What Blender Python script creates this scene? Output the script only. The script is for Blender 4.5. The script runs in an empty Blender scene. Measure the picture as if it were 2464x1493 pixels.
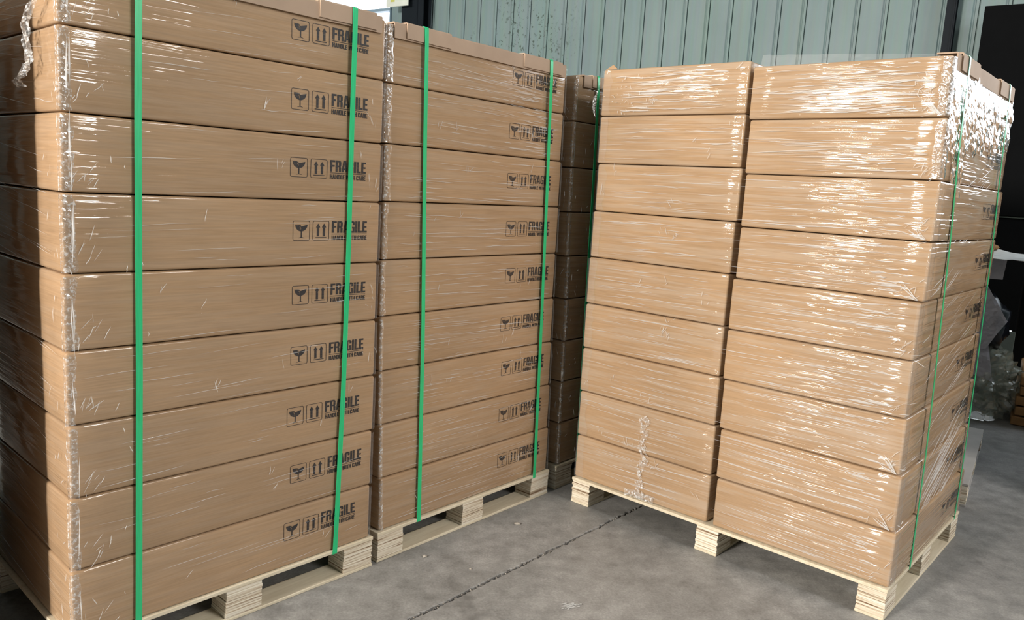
import bpy, bmesh, math, random
from mathutils import Vector, Matrix, noise

random.seed(7)
scene = bpy.context.scene
COL = scene.collection

# ------------------------------------------------------------------ camera
F_PX, PITCH, ROLL, CAM_H = 1878.2, 0.15614, -0.0593, 1.45
cam_d = bpy.data.cameras.new('camera')
cam_d.sensor_fit = 'HORIZONTAL'; cam_d.sensor_width = 36.0
cam_d.lens = F_PX / 2464.0 * 36.0
cam_d.clip_start = 0.02; cam_d.clip_end = 200
cam = bpy.data.objects.new('camera', cam_d); COL.objects.link(cam)
_F = Vector((0, math.cos(PITCH), -math.sin(PITCH)))
_U = Vector((0, math.sin(PITCH), math.cos(PITCH)))
_R = Vector((1, 0, 0))
_cr, _sr = math.cos(ROLL), math.sin(ROLL)
_X = _R * _cr - _U * _sr
_Y = _R * _sr + _U * _cr
cam.matrix_world = Matrix((( _X.x, _Y.x, -_F.x, 0), (_X.y, _Y.y, -_F.y, 0), (_X.z, _Y.z, -_F.z, CAM_H), (0, 0, 0, 1)))
scene.camera = cam

# ------------------------------------------------------------------ building axes
TW = math.radians(57.3)
NW = Vector((math.cos(TW), math.sin(TW), 0))        # towards the back wall
WW = Vector((math.sin(TW), -math.cos(TW), 0))       # along the back wall, to the right
WALL_N, FRONT_N, LEFT_S, RIGHT_S, ROOF_Z = 7.3, -5.5, -11.0, 7.0, 6.2
def W(s, n, z): return WW * s + NW * n + Vector((0, 0, z))

# ------------------------------------------------------------------ world, exposure, daylight
world = bpy.data.worlds.new('sky'); scene.world = world
world.use_nodes = True
bg = world.node_tree.nodes['Background']
bg.inputs['Color'].default_value = (0.86, 0.93, 1.0, 1); bg.inputs['Strength'].default_value = 4.0
vs = scene.view_settings
vs.view_transform = 'Standard'; vs.look = 'None'; vs.exposure = 0.2; vs.gamma = 1.0; vs.use_curve_mapping = False

def area(name, pos, aim, sx, sy, power, col):
    l = bpy.data.lights.new(name, 'AREA'); l.shape = 'RECTANGLE'; l.size = sx; l.size_y = sy
    l.energy = power; l.color = col
    o = bpy.data.objects.new(name, l); COL.objects.link(o)
    o.location = pos
    d = (Vector(aim)).normalized()
    o.rotation_euler = d.to_track_quat('-Z', 'Y').to_euler()
    return o
WARM = (1.0, 0.925, 0.83); NEUT = (1.0, 0.965, 0.92); COOL = (0.80, 0.90, 1.0)
# area lights standing in for daylight from unseen front wall windows (behind the camera)
FRONT_WINDOWS = [(-3.05, 0.9, 900), (-4.95, 0.8, 240), (-7.9, 0.9, 170)]
for (s_, w_, p_) in FRONT_WINDOWS:
    area('window_daylight', W(s_, FRONT_N + 0.06, 3.15), NW, w_, 0.75, p_, WARM)
# area light standing in for an unseen high window of the right wall
l = area('window_daylight', W(RIGHT_S - 0.06, 1.9, 4.3), -WW - 0.1 * NW + Vector((0, 0, -0.3)), 1.8, 1.4, 170, NEUT)
l.data.spread = math.radians(120)
# window of the back wall, right of the black board
area('window_daylight', W(1.45, WALL_N - 0.1, 2.75), -NW, 1.4, 1.1, 22, COOL)
# area light standing in for an unseen roof skylight over the right aisle
area('skylight', W(3.9, 2.7, ROOF_Z - 0.05), -0.5 * WW + Vector((0, 0, -1)), 2.4, 1.2, 265, NEUT)
scene.cycles.max_bounces = 4; scene.cycles.diffuse_bounces = 2; scene.cycles.glossy_bounces = 2
scene.cycles.transparent_max_bounces = 6; scene.cycles.transmission_bounces = 1
scene.cycles.use_adaptive_sampling = True; scene.cycles.adaptive_threshold = 0.10

# ------------------------------------------------------------------ materials
def new_mat(name):
    m = bpy.data.materials.new(name); m.use_nodes = True
    nt = m.node_tree
    return m, nt, nt.nodes, nt.links, nt.nodes['Principled BSDF']
def coords(nodes, links, scale=(1, 1, 1), loc=None, mode='Object', tilt=0.0):
    tc = nodes.new('ShaderNodeTexCoord'); mp = nodes.new('ShaderNodeMapping')
    links.new(tc.outputs[mode], mp.inputs['Vector']); mp.inputs['Scale'].default_value = scale
    if tilt: mp.inputs['Rotation'].default_value = (tilt, tilt, 0)
    return mp
def with_random(nodes, links, mp, amount=20.0):
    oi = nodes.new('ShaderNodeObjectInfo'); ad = nodes.new('ShaderNodeVectorMath'); ad.operation = 'ADD'
    mu = nodes.new('ShaderNodeMath'); mu.operation = 'MULTIPLY'; mu.inputs[1].default_value = amount
    links.new(oi.outputs['Random'], mu.inputs[0])
    links.new(mp.outputs['Vector'], ad.inputs[0]); links.new(mu.outputs[0], ad.inputs[1])
    return ad
def nz(nodes, links, vec, scale, detail=3, rough=0.55):
    n = nodes.new('ShaderNodeTexNoise'); n.inputs['Scale'].default_value = scale
    n.inputs['Detail'].default_value = detail; n.inputs['Roughness'].default_value = rough
    if vec is not None: links.new(vec, n.inputs['Vector'])
    return n
def ramp(nodes, links, fac, stops):
    r = nodes.new('ShaderNodeValToRGB'); e = r.color_ramp.elements
    while len(e) > len(stops): e.remove(e[-1])
    while len(e) < len(stops): e.new(0.5)
    for k, (p, c) in enumerate(stops):
        e[k].position = p; e[k].color = (*c, 1) if len(c) == 3 else c
    links.new(fac, r.inputs['Fac']); return r
def bump(nodes, links, h, strength, dist, prev=None):
    b = nodes.new('ShaderNodeBump'); b.inputs['Strength'].default_value = strength; b.inputs['Distance'].default_value = dist
    links.new(h, b.inputs['Height'])
    if prev is not None: links.new(prev, b.inputs['Normal'])
    return b
def mixc(nodes, links, fac, a, b, mode='MIX'):
    m = nodes.new('ShaderNodeMix'); m.data_type = 'RGBA'; m.blend_type = mode
    if isinstance(fac, float): m.inputs[0].default_value = fac
    else: links.new(fac, m.inputs[0])
    for i, v in ((6, a), (7, b)):
        if isinstance(v, tuple): m.inputs[i].default_value = (*v, 1)
        else: links.new(v, m.inputs[i])
    return m.outputs[2]

CARD = (0.405, 0.264, 0.152)
def cardboard(name, wrap=0.0, tilt=0.03):
    """kraft board; wrap > 0 adds the clinging film as a wrinkled clear coat"""
    m, nt, N, Lk, B = new_mat(name)
    mp = coords(N, Lk, (1, 1, 1)); v = with_random(N, Lk, mp)
    big = nz(N, Lk, v.outputs[0], 2.2, 1)
    fib = nz(N, Lk, with_random(N, Lk, coords(N, Lk, (2.6, 2.6, 75)), 17.0).outputs[0], 3.0, 3, 0.62)
    c1 = ramp(N, Lk, big.outputs['Fac'], [(0.3, tuple(x * 0.92 for x in CARD)), (0.7, tuple(x * 1.07 for x in CARD))])
    c2 = mixc(N, Lk, 0.28, c1.outputs[0], fib.outputs['Fac'], 'OVERLAY')
    Lk.new(c2, B.inputs['Base Color'])
    B.inputs['Roughness'].default_value = 0.78
    B.inputs['Specular IOR Level'].default_value = 0.25
    if wrap > 0:
        B.inputs['Coat Weight'].default_value = 0.9
        B.inputs['Coat Roughness'].default_value = 0.055
        B.inputs['Coat IOR'].default_value = 1.55
        mps = coords(N, Lk, (2.4, 2.4, 60), tilt=tilt); vs_ = with_random(N, Lk, mps, 31.0)
        st0 = nz(N, Lk, vs_.outputs[0], 1.0, 2, 0.6)
        st = ramp(N, Lk, st0.outputs['Fac'], [(0.46, (0, 0, 0)), (0.56, (0.75, 0.75, 0.75)), (0.62, (1, 1, 1))])
        mpp = coords(N, Lk, (2.2, 2.2, 7)); vp = with_random(N, Lk, mpp, 13.0)
        patch = nz(N, Lk, vp.outputs[0], 1.0, 2)
        pr = ramp(N, Lk, patch.outputs['Fac'], [(0.36, (0.12, 0.12, 0.12)), (0.62, (1, 1, 1))])
        sm = N.new('ShaderNodeMath'); sm.operation = 'ADD'; Lk.new(st.outputs[0], sm.inputs[0])
        s2 = N.new('ShaderNodeMath'); s2.operation = 'MULTIPLY'; s2.inputs[1].default_value = 2.4; Lk.new(st0.outputs['Fac'], s2.inputs[0]); Lk.new(s2.outputs[0], sm.inputs[1])
        mul = N.new('ShaderNodeMath'); mul.operation = 'MULTIPLY'
        Lk.new(sm.outputs[0], mul.inputs[0]); Lk.new(pr.outputs[0], mul.inputs[1])
        hz = mixc(N, Lk, ramp(N, Lk, st.outputs[0], [(0.10, (0, 0, 0)), (0.95, (0.20 * wrap, 0.20 * wrap, 0.20 * wrap))]).outputs[0], c2, (0.50, 0.42, 0.34))  # film haze painted into the board colour as pale streaks
        Lk.new(hz, B.inputs['Base Color'])
        b1 = bump(N, Lk, mul.outputs[0], 1.0, 0.0012 * wrap)
        und = nz(N, Lk, with_random(N, Lk, coords(N, Lk, (3, 3, 6)), 9.0).outputs[0], 1.0, 1)
        b2 = bump(N, Lk, und.outputs['Fac'], 1.0, 0.0015 * wrap, b1.outputs[0])
        Lk.new(b2.outputs[0], B.inputs['Coat Normal'])
    return m
M = {}
M['card_mild'] = cardboard('cardboard_wrapped_tight', 0.55)
M['card_mid'] = cardboard('cardboard_wrapped', 0.9)
M['card_strong'] = cardboard('cardboard_wrapped_creased', 1.5, tilt=0.05)
M['card_bare'] = cardboard('cardboard_bare', 0.0)

def film_mat(name, haze, gain=1.6, rough=0.09, col=(0.93, 0.95, 0.97), spots=0.0):
    """thin clear film: mostly see-through, Fresnel mirror, milky haze that also paints glints"""
    m, nt, N, Lk, B = new_mat(name)
    N.remove(B); out = N['Material Output']
    n = nz(N, Lk, coords(N, Lk, (1, 1, 1)).outputs[0], 160.0, 2)
    b = bump(N, Lk, n.outputs['Fac'], 0.3, 0.0015)
    tr = N.new('ShaderNodeBsdfTransparent'); gl = N.new('ShaderNodeBsdfGlossy'); df = N.new('ShaderNodeBsdfDiffuse')
    gl.inputs['Roughness'].default_value = rough; gl.inputs['Color'].default_value = (1, 1, 1, 1)
    df.inputs['Color'].default_value = (*col, 1)
    Lk.new(b.outputs[0], gl.inputs['Normal'])
    lw = N.new('ShaderNodeLayerWeight'); Lk.new(b.outputs[0], lw.inputs['Normal'])      # two-sided Schlick Fresnel
    pw = N.new('ShaderNodeMath'); pw.operation = 'POWER'; pw.inputs[1].default_value = 5.0; Lk.new(lw.outputs['Facing'], pw.inputs[0])
    fr = N.new('ShaderNodeMath'); fr.operation = 'MULTIPLY_ADD'; fr.inputs[1].default_value = 0.95; fr.inputs[2].default_value = 0.05; Lk.new(pw.outputs[0], fr.inputs[0])
    mu = N.new('ShaderNodeMath'); mu.operation = 'MULTIPLY'; mu.inputs[1].default_value = gain; mu.use_clamp = True
    Lk.new(fr.outputs[0], mu.inputs[0])
    m1 = N.new('ShaderNodeMixShader'); m1.inputs[0].default_value = haze
    if spots > 0:      # random milky spots, painted in as sparkle
        sn = nz(N, Lk, coords(N, Lk, (1, 1, 1)).outputs[0], 95.0, 3, 0.7)
        sr = ramp(N, Lk, sn.outputs['Fac'], [(0.50, (haze, haze, haze)), (0.64, (spots, spots, spots))]); Lk.new(sr.outputs[0], m1.inputs[0])
    Lk.new(tr.outputs[0], m1.inputs[1]); Lk.new(df.outputs[0], m1.inputs[2])
    m2 = N.new('ShaderNodeMixShader'); Lk.new(mu.outputs[0], m2.inputs[0])
    Lk.new(m1.outputs[0], m2.inputs[1]); Lk.new(gl.outputs[0], m2.inputs[2])
    Lk.new(m2.outputs[0], out.inputs['Surface'])
    return m
M['film'] = film_mat('stretch_film', 0.07, 2.0)
M['fold_glint'] = film_mat('stretch_film_fold_glint', 0.42, 0.35)  # strong pale haze puts the glints of the folds into the colour
M['ruffle'] = film_mat('stretch_film_ruffle', 0.03, 2.6, 0.06, spots=0.55)
M['scrap'] = film_mat('stretch_film_scrap', 0.10, 0.9, 0.08, spots=0.75)
M['film_thin'] = film_mat('stretch_film_single', 0.05, 0.6)
M['crumple'] = film_mat('stretch_film_crumpled', 0.22, 4.5, 0.10, (0.90, 0.94, 1.0), spots=0.6)  # bluish haze paints the window's reflection into the crumple
M['glass'] = film_mat('window_glass', 0.01, 1.0, 0.02)
M['bagfilm'] = film_mat('clear_bag_film', 0.30, 2.0, 0.15, (0.40, 0.44, 0.36))

def strap_mat():
    m, nt, N, Lk, B = new_mat('green_strap')
    n = nz(N, Lk, coords(N, Lk, (60, 60, 4)).outputs[0], 3.0, 2)
    c = ramp(N, Lk, n.outputs['Fac'], [(0.3, (0.016, 0.52, 0.195)), (0.7, (0.026, 0.60, 0.245))])
    Lk.new(c.outputs[0], B.inputs['Base Color']); B.inputs['Roughness'].default_value = 0.32
    B.inputs['Specular IOR Level'].default_value = 0.6
    B.inputs['Transmission Weight'].default_value = 0.0
    return m
M['strap'] = strap_mat()
def ink_mat():
    m, nt, N, Lk, B = new_mat('black_print')
    n = nz(N, Lk, coords(N, Lk, (14, 14, 120)).outputs[0], 4.0, 4, 0.7)
    c = ramp(N, Lk, n.outputs['Fac'], [(0.50, (0.016, 0.014, 0.018)), (0.80, (0.12, 0.08, 0.055))])
    Lk.new(c.outputs[0], B.inputs['Base Color']); B.inputs['Roughness'].default_value = 0.6
    B.inputs['Coat Weight'].default_value = 0.6; B.inputs['Coat Roughness'].default_value = 0.15
    return m
M['ink'] = ink_mat()
def ply_mat(name, edge):
    m, nt, N, Lk, B = new_mat(name)
    if edge:
        n = nz(N, Lk, with_random(N, Lk, coords(N, Lk, (3, 3, 170)), 40.0).outputs[0], 1.0, 3, 0.65)
        c = ramp(N, Lk, n.outputs['Fac'], [(0.33, (0.16, 0.085, 0.04)), (0.43, (0.64, 0.53, 0.39)), (0.60, (0.86, 0.80, 0.68))])
    else:
        n = nz(N, Lk, coords(N, Lk, (2.2, 26, 26)).outputs[0], 2.0, 4, 0.6)
        c = ramp(N, Lk, n.outputs['Fac'], [(0.25, (0.62, 0.53, 0.38)), (0.7, (0.80, 0.72, 0.56))])
    Lk.new(c.outputs[0], B.inputs['Base Color']); B.inputs['Roughness'].default_value = 0.75
    b = bump(N, Lk, n.outputs['Fac'], 0.3, 0.001); Lk.new(b.outputs[0], B.inputs['Normal'])
    return m
M['ply'] = ply_mat('poplar_plywood', False)
M['ply_edge'] = ply_mat('plywood_layers', True)
M['ply_deck'] = ply_mat('plywood_deck', False)
M['ply_grey'] = None
def plain(name, col, rough=0.6, spec=0.5, metal=0.0, var=0.08, vscale=6.0):
    m, nt, N, Lk, B = new_mat(name)
    n = nz(N, Lk, coords(N, Lk).outputs[0], vscale, 3)
    c = ramp(N, Lk, n.outputs['Fac'], [(0.3, tuple(x * (1 - var) for x in col)), (0.7, tuple(min(1, x * (1 + var)) for x in col))])
    Lk.new(c.outputs[0], B.inputs['Base Color']); B.inputs['Roughness'].default_value = rough
    B.inputs['Specular IOR Level'].default_value = spec; B.inputs['Metallic'].default_value = metal
    return m
M['protector'] = plain('grey_kraft_angle_board', (0.42, 0.305, 0.222), 0.7, 0.3)
M['protector_edge'] = M['protector']
M['steel_dark'] = plain('dark_painted_steel', (0.008, 0.012, 0.017), 0.6, 0.15)
M['black_board'] = plain('black_board', (0.005, 0.0055, 0.0062), 0.85, 0.06)
M['grey_board'] = plain('grey_green_board', (0.10, 0.125, 0.115), 0.6, 0.3)
M['white_sheet'] = plain('white_paper', (0.72, 0.74, 0.74), 0.6, 0.3)
M['sign'] = plain('white_sign_board', (0.66, 0.71, 0.66), 0.5, 0.4)
M['sign_print'] = plain('yellow_print', (0.55, 0.55, 0.16), 0.6, 0.3)
M['flake'] = plain('pale_paint_flake', (0.50, 0.51, 0.51), 0.7, 0.3)
M['foam'] = plain('grey_foam_sheet', (0.42, 0.43, 0.50), 0.7, 0.3)
M['black_film'] = plain('black_plastic', (0.012, 0.014, 0.02), 0.25, 0.6)
M['timber'] = plain('rough_timber', (0.30, 0.17, 0.075), 0.75, 0.2, var=0.25)
M['grey_deck'] = plain('dusty_grey_plywood', (0.42, 0.40, 0.38), 0.7, 0.3)
M['roof'] = plain('roof_sheet', (0.22, 0.23, 0.23), 0.6, 0.3)
M['frame_alu'] = plain('blue_grey_window_bar', (0.25, 0.36, 0.46), 0.4, 0.5)
M['recess_shade'] = plain('recess_painted_shade', (0.006, 0.006, 0.006), 0.9, 0.1)  # near-black colour stands in for the shade inside the doorway
def wall_mat():
    m, nt, N, Lk, B = new_mat('sage_green_sheet_metal')
    mp = coords(N, Lk, (1, 1, 1), mode='Generated')
    geo = N.new('ShaderNodeNewGeometry')
    mg = N.new('ShaderNodeMapping'); Lk.new(geo.outputs['Position'], mg.inputs['Vector'])
    n = nz(N, Lk, mg.outputs[0], 0.8, 4)
    mg2 = N.new('ShaderNodeMapping'); mg2.inputs['Scale'].default_value = (14, 14, 0.5); Lk.new(geo.outputs['Position'], mg2.inputs['Vector'])
    st = nz(N, Lk, mg2.outputs[0], 1.5, 4, 0.6)
    c = ramp(N, Lk, n.outputs['Fac'], [(0.3, (0.176, 0.252, 0.258)), (0.7, (0.214, 0.295, 0.302))])
    c2 = mixc(N, Lk, 0.16, c.outputs[0], st.outputs['Color'], 'OVERLAY')
    # grime flecks where the sheets are weathered
    mg3 = N.new('ShaderNodeMapping'); mg3.inputs['Scale'].default_value = (1, 1, 0.8); Lk.new(geo.outputs['Position'], mg3.inputs['Vector'])
    sp = nz(N, Lk, mg3.outputs[0], 26.0, 3, 0.7)
    ds = N.new('ShaderNodeVectorMath'); ds.operation = 'DISTANCE'; Lk.new(geo.outputs['Position'], ds.inputs[0]); ds.inputs[1].default_value = W(-4.75, WALL_N, 2.85)
    wn = nz(N, Lk, mg3.outputs[0], 2.5, 3); wh = N.new('ShaderNodeMath'); wh.operation = 'SUBTRACT'
    Lk.new(wn.outputs['Fac'], wh.inputs[0]); wm = N.new('ShaderNodeMath'); wm.operation = 'MULTIPLY'; wm.inputs[1].default_value = 0.55; Lk.new(ds.outputs['Value'], wm.inputs[0]); Lk.new(wm.outputs[0], wh.inputs[1])
    spr = ramp(N, Lk, sp.outputs['Fac'], [(0.57, (0, 0, 0)), (0.64, (1, 1, 1))])
    whr = ramp(N, Lk, wh.outputs[0], [(0.10, (0, 0, 0)), (0.30, (1, 1, 1))])
    mu = N.new('ShaderNodeMath'); mu.operation = 'MULTIPLY'; Lk.new(spr.outputs[0], mu.inputs[0]); Lk.new(whr.outputs[0], mu.inputs[1])
    c3 = mixc(N, Lk, mu.outputs[0], c2, (0.07, 0.10, 0.09))
    Lk.new(c3, B.inputs['Base Color']); B.inputs['Roughness'].default_value = 0.5; B.inputs['Specular IOR Level'].default_value = 0.35
    return m
M['wall'] = wall_mat()
def floor_mat():
    m, nt, N, Lk, B = new_mat('worn_concrete')
    geo = N.new('ShaderNodeNewGeometry'); P = geo.outputs['Position']
    big = nz(N, Lk, P, 1.1, 3, 0.6); mid = nz(N, Lk, P, 11.0, 5, 0.72); fine = nz(N, Lk, P, 120.0, 2, 0.6)
    c = ramp(N, Lk, big.outputs['Fac'], [(0.3, (0.205, 0.203, 0.198)), (0.7, (0.310, 0.306, 0.298))])
    c2 = mixc(N, Lk, 0.75, c.outputs[0], mid.outputs['Fac'], 'OVERLAY')
    c3 = mixc(N, Lk, 0.35, c2, fine.outputs['Fac'], 'OVERLAY')
    sc = nz(N, Lk, P, 9.0, 4, 0.75)
    scr = ramp(N, Lk, sc.outputs['Fac'], [(0.685, (0, 0, 0)), (0.73, (0.8, 0.8, 0.8))])
    c4 = mixc(N, Lk, scr.outputs[0], c3, (0.42, 0.42, 0.41))
    dk = nz(N, Lk, P, 3.4, 4, 0.7)
    dkr = ramp(N, Lk, dk.outputs['Fac'], [(0.28, (0.75, 0.75, 0.75)), (0.40, (0, 0, 0))])
    c5 = mixc(N, Lk, dkr.outputs[0], c4, (0.13, 0.128, 0.124))
    Lk.new(c5, B.inputs['Base Color'])
    rr = ramp(N, Lk, mid.outputs['Fac'], [(0.3, (0.42, 0.42, 0.42)), (0.7, (0.62, 0.62, 0.62))])
    Lk.new(rr.outputs[0], B.inputs['Roughness']); B.inputs['Specular IOR Level'].default_value = 0.4
    b = bump(N, Lk, fine.outputs['Fac'], 0.18, 0.002); Lk.new(b.outputs[0], B.inputs['Normal'])
    return m
M['floor'] = floor_mat()
M['grit'] = plain('joint_grit', (0.055, 0.045, 0.036), 0.95, 0.1, var=0.6, vscale=60)
M['chip'] = plain('concrete_crumb', (0.34, 0.31, 0.27), 0.9, 0.2, var=0.3, vscale=40)

# ------------------------------------------------------------------ object helpers
def mesh_obj(name, verts, faces, mat, parent=None, loc=None, smooth=False, mats=None, fmat=None):
    me = bpy.data.meshes.new(name)
    me.from_pydata([tuple(v) for v in verts], [], faces); me.update()
    if mats:
        for x in mats: me.materials.append(x)
        if fmat: me.polygons.foreach_set('material_index', fmat)
    elif mat: me.materials.append(mat)
    if smooth: me.polygons.foreach_set('use_smooth', [True] * len(me.polygons))
    return link(name, me, parent, loc)
def link(name, me, parent=None, loc=None):
    o = bpy.data.objects.new(name, me); COL.objects.link(o)
    if loc is not None: o.location = loc
    if parent is not None: o.parent = parent
    return o
def empty(name, loc=(0, 0, 0), rz=0.0):
    o = bpy.data.objects.new(name, None); COL.objects.link(o); o.location = loc; o.rotation_euler = (0, 0, rz)
    o.empty_display_size = 0.05
    return o
def tag(o, label, cat, group=None, kind=None):
    if label: o['label'] = label
    if cat: o['category'] = cat
    if group: o['group'] = group
    if kind: o['kind'] = kind
    return o
def structure(o): o['kind'] = 'structure'; return o
class MB:
    def __init__(s): s.v = []; s.f = []; s.m = []
    def box(s, lo, hi, m=0):
        b = len(s.v); (x0, y0, z0), (x1, y1, z1) = lo, hi
        s.v += [Vector(p) for p in ((x0, y0, z0), (x1, y0, z0), (x1, y1, z0), (x0, y1, z0), (x0, y0, z1), (x1, y0, z1), (x1, y1, z1), (x0, y1, z1))]
        for q in ((0, 3, 2, 1), (4, 5, 6, 7), (0, 1, 5, 4), (1, 2, 6, 5), (2, 3, 7, 6), (3, 0, 4, 7)):
            s.f.append([b + i for i in q]); s.m.append(m)
    def poly(s, pts, m=0):
        b = len(s.v); s.v += [Vector(p) for p in pts]; s.f.append(list(range(b, b + len(pts)))); s.m.append(m)
    def grid(s, rows, m=0, close=False):
        b = len(s.v); n = len(rows[0])
        for r in rows: s.v += [Vector(p) for p in r]
        for i in range(len(rows) - 1):
            for j in range(n - (0 if close else 1)):
                k = (j + 1) % n
                s.f.append([b + i * n + j, b + i * n + k, b + (i + 1) * n + k, b + (i + 1) * n + j]); s.m.append(m)
    def build(s, name, mat, parent=None, loc=None, smooth=False, mats=None):
        return mesh_obj(name, s.v, s.f, mat, parent, loc, smooth, mats, s.m if mats else None)
def bevel_box(w, d, h, r, name, mat):
    """mesh data of a bevelled slab, origin at its lower corner"""
    bm = bmesh.new(); bmesh.ops.create_cube(bm, size=1)
    for v in bm.verts: v.co = Vector(((v.co.x + .5) * w, (v.co.y + .5) * d, (v.co.z + .5) * h))
    bmesh.ops.bevel(bm, geom=bm.edges[:], offset=r, segments=1, affect='EDGES')
    me = bpy.data.meshes.new(name); bm.to_mesh(me); bm.free(); me.materials.append(mat); return me

# ------------------------------------------------------------------ the setting
# floor: two slabs with a ragged joint between them, grit lying in the gap
UJ = Vector((math.cos(0.853), math.sin(0.853), 0)); VJ = Vector((-UJ.y, UJ.x, 0)); J_V = 1.803
floor_root = structure(empty('floor'))
def jag(t, k): return 0.006 + 0.007 * noise.noise((t * 38, k * 7.1, 0)) + 0.006 * noise.noise((t * 9, k * 3.3, 4)) + 0.004 * noise.noise((t * 110, k, 9))
ts = [-9 + 0.03 * i for i in range(int(10.0 / 0.03))] + [1.0 + 0.008 * i for i in range(int(4.0 / 0.008))] + [5.0 + 0.05 * i for i in range(int(9 / 0.05))]
for k, sgn in ((0, 1), (1, -1)):
    mb = MB()
    e = [UJ * t + VJ * (J_V + sgn * max(0.0015, jag(t, k))) for t in ts]
    far = [UJ * t + VJ * (J_V + sgn * (11 if sgn > 0 else 13)) for t in ts]
    low = [p - Vector((0, 0, 0.03)) for p in e]
    nr = [p + VJ * (sgn * 0.004) for p in e]
    e2 = [p - Vector((0, 0, 0.0025)) for p in e]
    mb.grid([far, nr, e2, low] if sgn > 0 else [low, e2, nr, far])
    mb.build('concrete_slab', M['floor'], floor_root)
mb = MB(); mb.poly([UJ * -9 + VJ * (J_V - .08) + Vector((0, 0, -.018)), UJ * 14 + VJ * (J_V - .08) + Vector((0, 0, -.018)), UJ * 14 + VJ * (J_V + .08) + Vector((0, 0, -.018)), UJ * -9 + VJ * (J_V + .08) + Vector((0, 0, -.018))])
mb.build('joint_filler', M['grit'], floor_root)
def crumb_mesh(seed, r):
    bm = bmesh.new(); bmesh.ops.create_icosphere(bm, subdivisions=1, radius=r)
    for v in bm.verts: v.co *= 0.75 + 0.5 * noise.noise(v.co / r * 1.7 + Vector((seed * 3.3, 0, 0)))
    for v in bm.verts: v.co.z *= 0.6
    me = bpy.data.meshes.new('crumb'); bm.to_mesh(me); bm.free(); me.materials.append(M['chip']); return me
gm = MB()
rg = random.Random(3)
for i in range(900):
    t = rg.uniform(1.4, 4.0); r = rg.uniform(0.0012, 0.0045); c = UJ * t + VJ * (J_V + rg.gauss(0, 0.006)) + Vector((0, 0, -0.004 + rg.uniform(-.004, .003)))
    b = [c + Vector((rg.uniform(-1, 1), rg.uniform(-1, 1), rg.uniform(-.6, .6))) * r for _ in range(5)]
    gm.v += b; n0 = len(gm.v) - 5
    for q in ((0, 1, 2), (0, 2, 3), (0, 3, 1), (1, 2, 4), (2, 3, 4)): gm.f.append([n0 + x for x in q]); gm.m.append(0)
tag(gm.build('joint_grit', M['chip'], floor_root), None, None, None, 'stuff')

# back wall of sage sheet metal: flat pans with a pressed rib between neighbours
wall_back = structure(empty('wall_back'))
RIB0, RIB = -6.0, 0.2185
WIN_L = (-9.6, -6.637, 2.7, 4.7)           # window left of the dark column
WIN_R = (0.62, 3.4, 2.05, 4.1)            # window right of the black board
DOOR = (0.06, 1.5, 0.0, 1.44)
def wall_rects(s0, s1):
    zs = [(0, ROOF_Z)]
    for (a, b, z0, z1) in (WIN_L, WIN_R, DOOR):
        if s1 > a and s0 < b:
            out = []
            for (p, q) in zs:
                if z1 <= p or z0 >= q: out.append((p, q)); continue
                if z0 > p: out.append((p, z0))
                if z1 < q: out.append((z1, q))
            zs = out
    return zs
WROT = math.atan2(WW.y, WW.x)
cache = {}
def wall_piece(name, s0, s1, z0, z1, prof):
    key = (name, round(s1 - s0, 4), round(z1 - z0, 4))
    if key not in cache:
        mb = MB(); w = s1 - s0
        if prof == 'pan':
            pts = [(0, -0.022), (0.003, 0.0), (w * 0.5, 0.0015), (w - 0.010, 0.0), (w, -0.011)]
        else:
            pts = [(0, -0.011), (0.006, -0.011), (0.013, 0.0), (w - 0.008, 0.0), (w - 0.006, -0.022), (w, -0.022)]
        mb.grid([[(x, -y, 0) for (x, y) in pts], [(x, -y, z1 - z0) for (x, y) in pts]])
        for f in mb.f: f.reverse()
        me = bpy.data.meshes.new(name); me.from_pydata([tuple(v) for v in mb.v], [], mb.f); me.update(); me.materials.append(M['wall'])
        cache[key] = me
    o = link(name, cache[key], wall_back, W(s0, WALL_N, z0)); o.rotation_euler = (0, 0, WROT)
RW = 0.040
for i in range(-23, 60):
    s = RIB0 + RIB * i
    if s > RIGHT_S: break
    for (z0, z1) in wall_rects(s - RW / 2, s + RW / 2): wall_piece('rib', s - RW / 2, s + RW / 2, z0, z1, 'rib')
    a, b = s + RW / 2, s + RIB - RW / 2
    for (z0, z1) in wall_rects(a, b): wall_piece('sheet_panel', a, b, z0, z1, 'pan')

def wall_box(name, s0, s1, n0, n1, z0, z1, mat, parent=None, r=0.004):
    me = bevel_box(s1 - s0, n1 - n0, z1 - z0, min(r, (n1 - n0) * .3), name, mat)
    o = link(name, me, parent, W(s0, n0, z0)); o.rotation_euler = (0, 0, WROT); return o
# other walls and roof (outside the frame, they close the hall)
structure(wall_box('wall_front', LEFT_S, RIGHT_S, FRONT_N - 0.2, FRONT_N, 0, ROOF_Z, M['wall']))
structure(wall_box('wall_left', LEFT_S - 0.2, LEFT_S, FRONT_N, WALL_N + 0.3, 0, ROOF_Z, M['wall']))
structure(wall_box('wall_right', RIGHT_S, RIGHT_S + 0.2, FRONT_N, WALL_N + 0.3, 0, ROOF_Z, M['wall']))
structure(wall_box('ceiling', LEFT_S, RIGHT_S, FRONT_N, WALL_N + 0.3, ROOF_Z, ROOF_Z + 0.2, M['roof']))

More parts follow.
